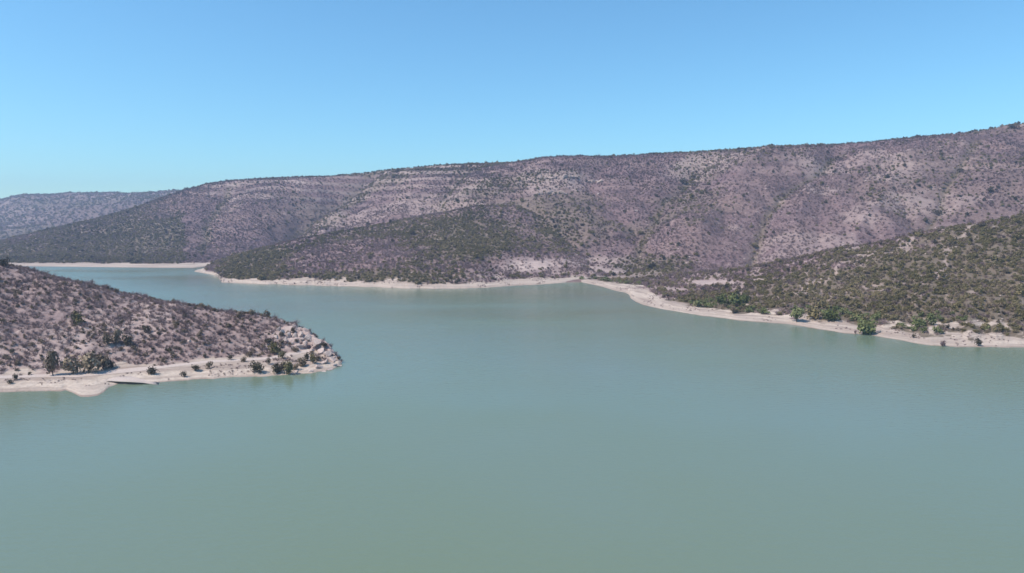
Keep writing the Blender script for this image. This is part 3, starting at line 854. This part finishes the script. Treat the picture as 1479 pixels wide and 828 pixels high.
take(K_OLIVE, 280, 'shore_slope_scrub', 'olive_shrub', 'olive shrub', on_slope, 'olive shrubs on the right slope')
take(K_GREEN, 90, 'shore_slope_scrub', 'green_shrub', 'green shrub', on_slope, 'green shrubs lining the right beach')
take(K_BROWN, 110, 'headland_scrub', 'brown_shrub', 'dry brown shrub', on_headland, 'brown shrubs on the headland')
take(K_DARK, 60, 'headland_scrub', 'dark_shrub', 'blackish green shrub', on_headland, 'dark shrubs on the headland')

# what is left is scrub nobody could count
def scrub_object(nm, label):
    Q, k, s, t, r, h = SC[nm]
    m = np.ones(len(Q), bool)
    m[list(used[nm])] = False
    Q, k, s, t, r = Q[m].copy(), k[m], s[m], t[m], r[m]
    Q[:, 2] -= 0.04 * s
    me = bpy.data.meshes.new(nm)
    me.vertices.add(len(Q)); me.vertices.foreach_set('co', Q.astype(np.float32).ravel())
    for an, typ, v in (('kind_index', 'INT', k.astype(np.int32)), ('size', 'FLOAT', s.astype(np.float32)), ('tint', 'FLOAT', t.astype(np.float32)), ('turn', 'FLOAT', r.astype(np.float32))):
        me.attributes.new(an, typ, 'POINT').data.foreach_set('value', v)
    o = link(nm, me)
    ng = bpy.data.node_groups.new(nm, 'GeometryNodeTree')
    ng.interface.new_socket('Geometry', in_out='INPUT', socket_type='NodeSocketGeometry')
    ng.interface.new_socket('Geometry', in_out='OUTPUT', socket_type='NodeSocketGeometry')
    N, L = ng.nodes, ng.links
    gi, go = N.new('NodeGroupInput'), N.new('NodeGroupOutput')
    ci = N.new('GeometryNodeCollectionInfo'); ci.inputs['Collection'].default_value = pc
    ci.inputs['Separate Children'].default_value = True; ci.inputs['Reset Children'].default_value = True
    ip = N.new('GeometryNodeInstanceOnPoints'); ip.inputs['Pick Instance'].default_value = True
    def na(n, t):
        a_ = N.new('GeometryNodeInputNamedAttribute'); a_.data_type = t; a_.inputs['Name'].default_value = n
        return a_.outputs['Attribute']
    L.new(gi.outputs[0], ip.inputs['Points']); L.new(ci.outputs[0], ip.inputs['Instance'])
    L.new(na('kind_index', 'INT'), ip.inputs['Instance Index'])
    cx = N.new('ShaderNodeCombineXYZ'); L.new(na('turn', 'FLOAT'), cx.inputs[2])
    L.new(cx.outputs[0], ip.inputs['Rotation'])
    cs = N.new('ShaderNodeCombineXYZ'); sa = na('size', 'FLOAT')
    for q in range(3): L.new(sa, cs.inputs[q])
    L.new(cs.outputs[0], ip.inputs['Scale'])
    L.new(ip.outputs[0], go.inputs[0])
    md = o.modifiers.new('scrub', 'NODES'); md.node_group = ng
    tag(o, label, 'scrub', kind='stuff')
    print(nm, len(Q))
scrub_object('headland_scrub', 'leafless scrub and stones covering the headland')
scrub_object('shore_slope_scrub', 'mixed olive and leafless scrub covering the right slope')
scrub_object('spur_scrub', 'dense dark green scrub covering the low spur')
scrub_object('main_hill_scrub', 'sparse mauve scrub covering the long main hill')
scrub_object('far_hill_scrub', 'faint scrub on the hazy far hills')
scrub_object('headland_beach_stones', 'small stones and dry tufts strewn on the headland beach')
scrub_object('right_beach_stones', 'small stones and dry tufts strewn on the right beach')
scrub_object('spur_beach_stones', 'small stones and dry tufts strewn on the spur shore')

# ------------------------------------------------------------------ shrubs and trees that stand out
def locate(px, py, hills):
    best = None
    for h in hills:
        d = np.hypot(h.U - px, h.V - py)
        near = d < 1.6
        if not near.any(): near = d <= d.min() + 1e-6
        rr = np.where(near, np.hypot(h.G[..., 0], h.G[..., 1]), 1e9)
        k = np.unravel_index(np.argmin(rr), rr.shape)
        if best is None or (rr[k] < best[0] and d[k] < 3): best = (rr[k], h.G[k])
    return best[1], best[0]

MARKS = []
def plant(name, px, py, w, h, mat, label, cat, hills, seed, group=None, leaves=420, trunk=0.25, tint=0.4):
    """trunk with limbs and a crown of leaf faces; px, py is the foot, w and h its size in pixels"""
    P, dist = locate(px, py, hills)
    Wm, Hm = w * dist / FPX, h * dist / FPX
    root = bpy.data.objects.new(name, None); COL.objects.link(root)
    root.empty_display_size = 0.2
    root.location = P; root.rotation_euler = (0, 0, seed * 1.7)
    tag(root, label, cat, group)
    MARKS.append((px, py - h / 2, w, h, label))
    C_, N_, cs, r = leafy_crown(seed, 9, leaves, 0.045, 0.70, trunk)
    sc = np.array([Wm * 1.12, Wm * 1.12, Hm / (0.70 * 0.62 + trunk + 0.22)])
    A_ = Acc(); A_.add(*quads(C_, N_, 0.045, r)); V = np.concatenate(A_.V) * sc; V[:, 2] = np.maximum(V[:, 2], 0.02)
    cr = link('crown', mesh_from('crown', V, np.concatenate(A_.F), mat), root); cr['tint'] = tint
    T_ = Acc(); fork = np.array([0, 0, (trunk + 0.12)])
    T_.add(*stick((0, 0, -0.05), fork, 0.035, 0.026))
    for c, rr in cs[:6]: T_.add(*stick(fork, c, 0.020, 0.008))
    tk = link('trunk', mesh_from('trunk', np.concatenate(T_.V) * sc, np.concatenate(T_.F), M_BARK), root); tk['tint'] = 0.3
    return root

HL, RS = [A], [B]
for a_ in [
    ('tree', 76, 541, 18, 33, M_BROWN, 'tall narrow dark brown tree beside the dirt road at far left', 'tree', HL, 1, None, 600, .10, 0.0),
    ('bush', 105, 539, 30, 25, M_BROWN, 'wide brown bush in the roadside thicket next to the tall narrow tree', 'bush', HL, 2, None, 300, .0, 1.0),
    ('bush', 129, 537, 32, 28, M_BROWN, 'tallest olive brown bush in the middle of the roadside thicket', 'bush', HL, 3, None, 300, .0, 1.0),
    ('bush', 149, 532, 20, 22, M_BROWN, 'dark brown bush ending the roadside thicket on its right side', 'bush', HL, 4, None, 500, .0, 0.0),
    ('bush', 160, 531, 14, 10, M_DARK, 'low blackish bush at the road edge by the thicket end', 'bush', HL, 5, None, 300, .0, 0.2),  # low clump of blackish leaf faces at the right end of the thicket
    ('bush', 217, 540, 15, 11, M_DARK, 'round black bush alone on the headland beach below the road', 'bush', HL, 6, None, 350, .0, 0.0),
    ('bush', 23, 548, 8, 9, M_DARK, 'upper of two small dark bushes on the beach at far left', 'bush', HL, 7, None, 250, .0, 0.1),
    ('bush', 15, 553, 9, 6, M_DARK, 'lower of two small dark bushes on the beach at far left', 'bush', HL, 8, None, 250, .02, 0.3),
    ('bush', 184, 498, 15, 14, M_DARK, 'dark round bush in mid slope above the headland road', 'bush', HL, 9, None, 350, .0, 0.1),
    ('bush', 155, 497, 15, 16, M_BROWN, 'dark brown bush beside the dark round one in mid slope', 'bush', HL, 10, None, 350, .0, 0.0),
    ('bush', 169, 496, 14, 22, M_BROWN, 'pale brown bush between two dark ones in mid slope', 'bush', HL, 11, None, 350, .0, 0.9),
    ('bush', 112, 468, 20, 16, M_OLIVE, 'olive bush high on the headland slope at far left', 'bush', HL, 12, None, 350, .0, 0.1),
    ('bush', 211, 480, 12, 10, M_DARK, 'small dark bush on the upper headland slope', 'bush', HL, 13, None, 300, .0, 0.4),
    ('bush', 266, 543, 9, 9, M_DARK, 'small dark bush low on the beach below the headland road', 'bush', HL, 14, None, 300, .0, 0.2),
    ('bush', 281, 534, 15, 8, M_DARK, 'flat dark bush on the outer edge of the headland road', 'bush', HL, 15, None, 300, .03, 0.5),
    ('bush', 302, 531, 13, 11, M_BROWN, 'brown bush hanging over the road edge above the beach', 'bush', HL, 16, None, 300, .03, 0.2),
    ('bush', 332, 519, 9, 9, M_DARK, 'small dark bush on the inner side of the headland road', 'bush', HL, 17, None, 250, .03, 0.4),
    ('bush', 371, 537, 20, 17, M_DARK, 'broad dark olive bush alone on the beach near the headland tip', 'bush', HL, 18, None, 400, .0, 0.9),
    ('bush', 389, 525, 8, 10, M_DARK, 'narrow dark bush at the road edge near the headland tip', 'bush', HL, 19, None, 250, .0, 0.2),
    ('bush', 401, 538, 19, 16, M_DARK, 'blackish bush of the waterside clump near the headland tip', 'bush', HL, 20, None, 400, .0, 0.4),
    ('bush', 417, 540, 17, 22, M_OLIVE, 'tall olive bush of the waterside clump near the headland tip', 'bush', HL, 21, None, 400, .0, 0.2),
    ('bush', 398, 510, 20, 18, M_OLIVE, 'olive bush at the foot of the rocks above the road end', 'bush', HL, 22, None, 400, .0, 0.0),
    ('bush', 389, 496, 15, 9, M_DARK, 'flat dark bush on the slope left of the tip rocks', 'bush', HL, 23, None, 300, .03, 0.1),
    ('bush', 426, 507, 11, 9, M_BROWN, 'brown bush under the pale rocks of the headland tip', 'bush', HL, 24, None, 300, .0, 0.0),
    ('bush', 437, 528, 18, 15, M_BROWN, 'brown olive bush on the bank below the tip rocks', 'bush', HL, 25, None, 350, .0, 0.3),
    ('bush', 452, 524, 12, 16, M_OLIVE, 'narrow olive bush closest to the headland point', 'bush', HL, 26, None, 350, .0, 0.3),
    ('bush', 410, 534, 13, 14, M_BROWN, 'brown bush between the black and olive ones of the waterside clump', 'bush', HL, 61, None, 350, .0, 0.4),
    ('bush', 428, 534, 12, 11, M_BROWN, 'low brown bush just right of the tall olive waterside bush', 'bush', HL, 62, None, 300, .0, 0.7),
    ('bush', 444, 520, 11, 12, M_DARK, 'dark bush on the bank under the middle of the tip rocks', 'bush', HL, 63, None, 300, .0, 0.7),
    ('bush', 352, 521, 10, 8, M_BROWN, 'small brown bush on the road edge left of the beach bush', 'bush', HL, 64, None, 300, .0, 0.2),
    ('bush', 408, 517, 13, 12, M_OLIVE, 'olive bush on the road edge above the waterside clump', 'bush', HL, 65, None, 300, .0, 0.5),
    ('bush', 425, 480, 9, 9, M_DARK, 'dark bush on the skyline of the headland near the rocks', 'bush', HL, 27, None, 300, .0, 0.1),
    ('bush', 468, 501, 12, 8, M_DARK, 'black bush standing out against the water on the headland tip', 'bush', HL, 28, None, 350, .12, 0.0),
    ('bush', 5, 384, 14, 13, M_DARK, 'dark bush on the headland skyline at the left edge', 'bush', HL, 29, None, 300, .0, 0.1),
    ('bush', 1253, 482, 25, 23, M_GREEN, 'bright green round bush on the right beach at the waterline', 'bush', RS, 31, None, 600, .02, 0.6),
    ('tree', 1150, 464, 22, 21, M_GREEN, 'pale green tree with dark shade beneath on the right beach', 'tree', RS, 32, None, 550, .12, 1.0),
    ('bush', 1176, 460, 26, 20, M_OLIVE, 'wide olive bush just right of the pale green tree', 'bush', RS, 33, None, 450, .0, 0.6),
    ('bush', 1198, 463, 26, 20, M_GREEN, 'second wide bush right of the pale green tree', 'bush', RS, 34, None, 450, .0, 0.1),
    ('bush', 1058, 452, 10, 14, M_BROWN, 'small brown bush with bare stem jutting onto the right beach', 'bush', RS, 35, None, 300, .20, 0.3),
    ('bush', 1043, 441, 20, 20, M_GREEN, 'left one of the vivid green bushes behind the beach', 'bush', RS, 36, None, 450, .0, 0.1),
    ('bush', 1060, 440, 24, 22, M_GREEN, 'middle one of the vivid green bushes behind the beach', 'bush', RS, 37, None, 450, .0, 0.3),
    ('bush', 1075, 437, 17, 16, M_GREEN, 'right one of the vivid green bushes behind the beach', 'bush', RS, 38, None, 450, .0, 0.0),
    ('bush', 1318, 487, 8, 6, M_DARK, 'tiny dark bush in the middle of the right beach', 'bush', RS, 39, None, 250, .0, 0.2),
    ('bush', 1362, 499, 9, 8, M_TWIG, 'grey leafless bush at the waterline of the right beach', 'bush', RS, 40, None, 250, .0, 0.1),
    ('bush', 1412, 499, 9, 11, M_DARK, 'round black bush near the water at the far right', 'bush', RS, 41, None, 350, .08, 0.0),
    ('bush', 1236, 482, 5, 6, M_TWIG, 'tiny grey bush left of the bright green round one', 'bush', RS, 42, None, 200, .08, 0.1),
    ('bush', 1034, 415, 8, 7, M_DARK, 'left one of two dark bushes below the bare sandy patch', 'bush', RS, 43, None, 250, .0, 0.6),
    ('bush', 1048, 416, 8, 8, M_DARK, 'right one of two dark bushes below the bare sandy patch', 'bush', RS, 44, None, 250, .0, 0.4),
    ('bush', 986, 264, 11, 9, M_DARK, 'large dark bush high on the main hill left of its centre', 'bush', [C], 45, None, 250, .0, 0.4),
    ('bush', 1323, 341, 10, 9, M_DARK, 'dark bush standing just above the crest of the right slope', 'bush', [C, B], 46, None, 250, .0, 0.4),
    ('bush', 1354, 309, 12, 7, M_DARK, 'flat dark bush in the lower main hill at right', 'bush', [C], 47, None, 250, .0, 0.5),
    ('bush', 1330, 337, 7, 6, M_DARK, 'small dark bush beside the one above the right crest', 'bush', [C], 48, None, 200, .0, 0.6),
    ('bush', 1272, 284, 8, 6, M_DARK, 'small dark bush on the pale face of the main hill', 'bush', [C], 49, None, 200, .0, 0.4),
    ('bush', 1463, 184, 14, 6, M_DARK, 'dark bush on the skyline at the right edge', 'bush', [C], 50, None, 250, .0, 0.5),
]:
    plant(*a_)

# ------------------------------------------------------------------ boulders at the headland tip
tipr = np.random.default_rng(77)
spots = [(446, 488, 13, 10), (456, 497, 15, 12), (464, 508, 16, 12), (474, 513, 14, 11), (480, 521, 14, 11), (470, 524, 12, 9), (462, 530, 13, 8), (484, 527, 10, 7), (489, 528, 8, 5),
         (434, 484, 10, 11), (426, 486, 9, 12), (418, 484, 9, 12), (409, 480, 9, 11), (440, 497, 12, 9), (449, 506, 13, 9), (432, 499, 9, 8), (421, 496, 9, 8), (412, 491, 8, 8),
         (476, 533, 9, 5), (456, 516, 9, 7), (444, 514, 8, 6), (467, 537, 9, 4), (450, 535, 8, 5), (403, 476, 7, 9), (483, 515, 7, 5), (398, 487, 7, 7), (436, 490, 8, 6), (460, 520, 7, 5), (428, 537, 8, 4), (493, 528, 5, 3)]
for i, (px, py, w, h) in enumerate(spots):
    P, dist = locate(px, py, HL)
    me = make_rock('boulder', 400 + i, M_ROCK, w * dist / FPX * 0.95, w * dist / FPX * 0.8, h * dist / FPX * 0.95)
    o = link('boulder', me); o.location = P; o.location.z += h * dist / FPX * 0.05
    o.rotation_euler = (tipr.normal(0, .15), tipr.normal(0, .15), tipr.uniform(0, 6.28))
    lab = {0: 'pale boulder on the skyline above the black bush at the headland tip', 4: 'large pale boulder over the water at the very end of the headland',
           29: 'outermost low rock in the water at the headland point'}.get(i, '%s angular boulder %s of the headland tip' % (
               'large pale' if w >= 12 else ('middling pale' if w >= 9 else 'small pale'),
               ('on the skyline side' if py < 492 else ('in the middle' if py < 517 else 'at the waterline')) + (', towards the slope,' if px < 430 else (', halfway along,' if px < 462 else ', towards the point,'))))
    tag(o, lab, 'boulder', None if i in (0, 4, 29) else 'boulders at the headland tip')

# ------------------------------------------------------------------ the shelf with a dark undercut on the headland beach
def shelf():
    """a thin crusted sand shelf, overhanging the water on its lake side"""
    top = [(150, 550.5), (160, 550.2), (175, 551), (190, 551.6), (205, 552.6), (217, 554.2), (232, 556.5)]
    back = [(146, 542), (160, 541.5), (175, 541.5), (190, 541.5), (205, 542), (217, 544), (236, 550)]
    zt = 0.95
    V = []
    for (x0, y0), (x1, y1) in zip(top, back):
        k = 1 - smooth(188, 232, np.array(float(x0)))
        z = -0.05 + (zt + 0.05) * float(k)
        f, b = at_z(x0, y0, z), at_z(x1, y1, z + 0.02)
        th = 0.16
        g = f.copy(); g[:2] *= 1 + 4.2 / np.hypot(*f[:2])
        V += [b, f, f - [0, 0, th], np.array([g[0], g[1], z - th - 0.2]), np.array([g[0], g[1], -0.6]), np.array([b[0], b[1], -0.6])]
    F = []
    n = len(top)
    for i in range(n - 1):
        for k in range(6):
            a0, a1 = i * 6 + k, i * 6 + (k + 1) % 6
            F.append((a0, a0 + 6, a1 + 6, a1))
    F += [(0, 1, 2, 3), (0, 3, 4, 5), tuple((n - 1) * 6 + k for k in (3, 2, 1, 0)), tuple((n - 1) * 6 + k for k in (5, 4, 3, 0))]
    o = link('sand_shelf', mesh_from('sand_shelf', V, F, M_SLAB))
    tag(o, 'thin pale shelf with a dark undercut edge on the headland beach', 'ledge')
shelf()

# ------------------------------------------------------------------ pale ledges of rock below the ridge
def ledge(pts, hpx, label, seed):
    r = np.random.default_rng(seed)
    root = bpy.data.objects.new('rock_ledge', None); COL.objects.link(root)
    P0, d0 = locate(*pts[len(pts) // 2], [C]); root.location = P0
    tag(root, label, 'rock ledge')
    xs = [p[0] for p in pts]; x = xs[0]
    while x < xs[-1]:
        w = r.uniform(4, 9)
        P, d = locate(x, float(np.interp(x, xs, [p[1] for p in pts])), [C])
        s = d / FPX; h = hpx * r.uniform(.6, 1.25)
        me = make_rock('rock', int(r.integers(1e6)), M_LEDGE, w * s * 1.25, w * s * 0.8, h * s * 1.5)
        o = link('rock', me, root); o.location = Vector(P) - root.location + Vector((0, 0, h * s * .15))
        o.rotation_euler = (0, 0, r.normal(0, .25))
        x += w * 0.85
ledge([(781, 257), (800, 257.5), (820, 256.5), (838, 256)], 5.0, 'upper pale rock ledge below the highest middle of the ridge', 1)
ledge([(776, 280), (795, 279), (820, 280)], 5.0, 'lower pale rock ledge on the main hill under the upper one', 2)
ledge([(850, 262), (872, 262)], 4.0, 'short pale rock ledge right of the two stacked ledges', 3)

# ------------------------------------------------------------------ say which shrub is which
def finish_labels():
    taken = {}
    for o, look, where, u, v in INDIV:
        for mx, my, w, h, ml in MARKS:
            if len(ml.split()) > 9: continue
            dx, dy = u - mx, v - my
            if math.hypot(dx, dy) > 30 + w / 2: continue
            rel = ('right of' if dx > 0 else 'left of') if abs(dx) > abs(dy) else ('below' if dy > 0 else 'above')
            key = (ml, rel, look.split(' ', 2)[2])
            d = math.hypot(dx, dy)
            if key not in taken or d < taken[key][0]: taken[key] = (d, o, look)
    done = set()
    for (ml, rel, _), (d, o, look) in sorted(taken.items(), key=lambda q: q[1][0]):
        if o.name in done: continue
        lab = ('%s nearest %s the %s' % (look.split(' ', 2)[2], rel, ml))
        if len(lab.replace('-', ' ').split()) > 16: continue
        o['label'] = lab; done.add(o.name)
    groups = {}
    for o, look, where, u, v in INDIV:
        if o.name not in done: groups.setdefault((look, where), []).append((u, o))
    for (look, where), lst in groups.items():
        lst.sort(key=lambda q: q[0])
        for q, (u, o) in enumerate(lst):
            look2 = look.replace(' plain', '').replace('dark blackish', 'blackish')
            o['label'] = '%s %s' % (look2, where)
            if len(lst) == 2: o['label'] = ('leftmost ', 'rightmost ')[q] + o['label']
            elif len(lst) == 3: o['label'] = ('leftmost ', 'middle ', 'rightmost ')[q] + o['label']
finish_labels()
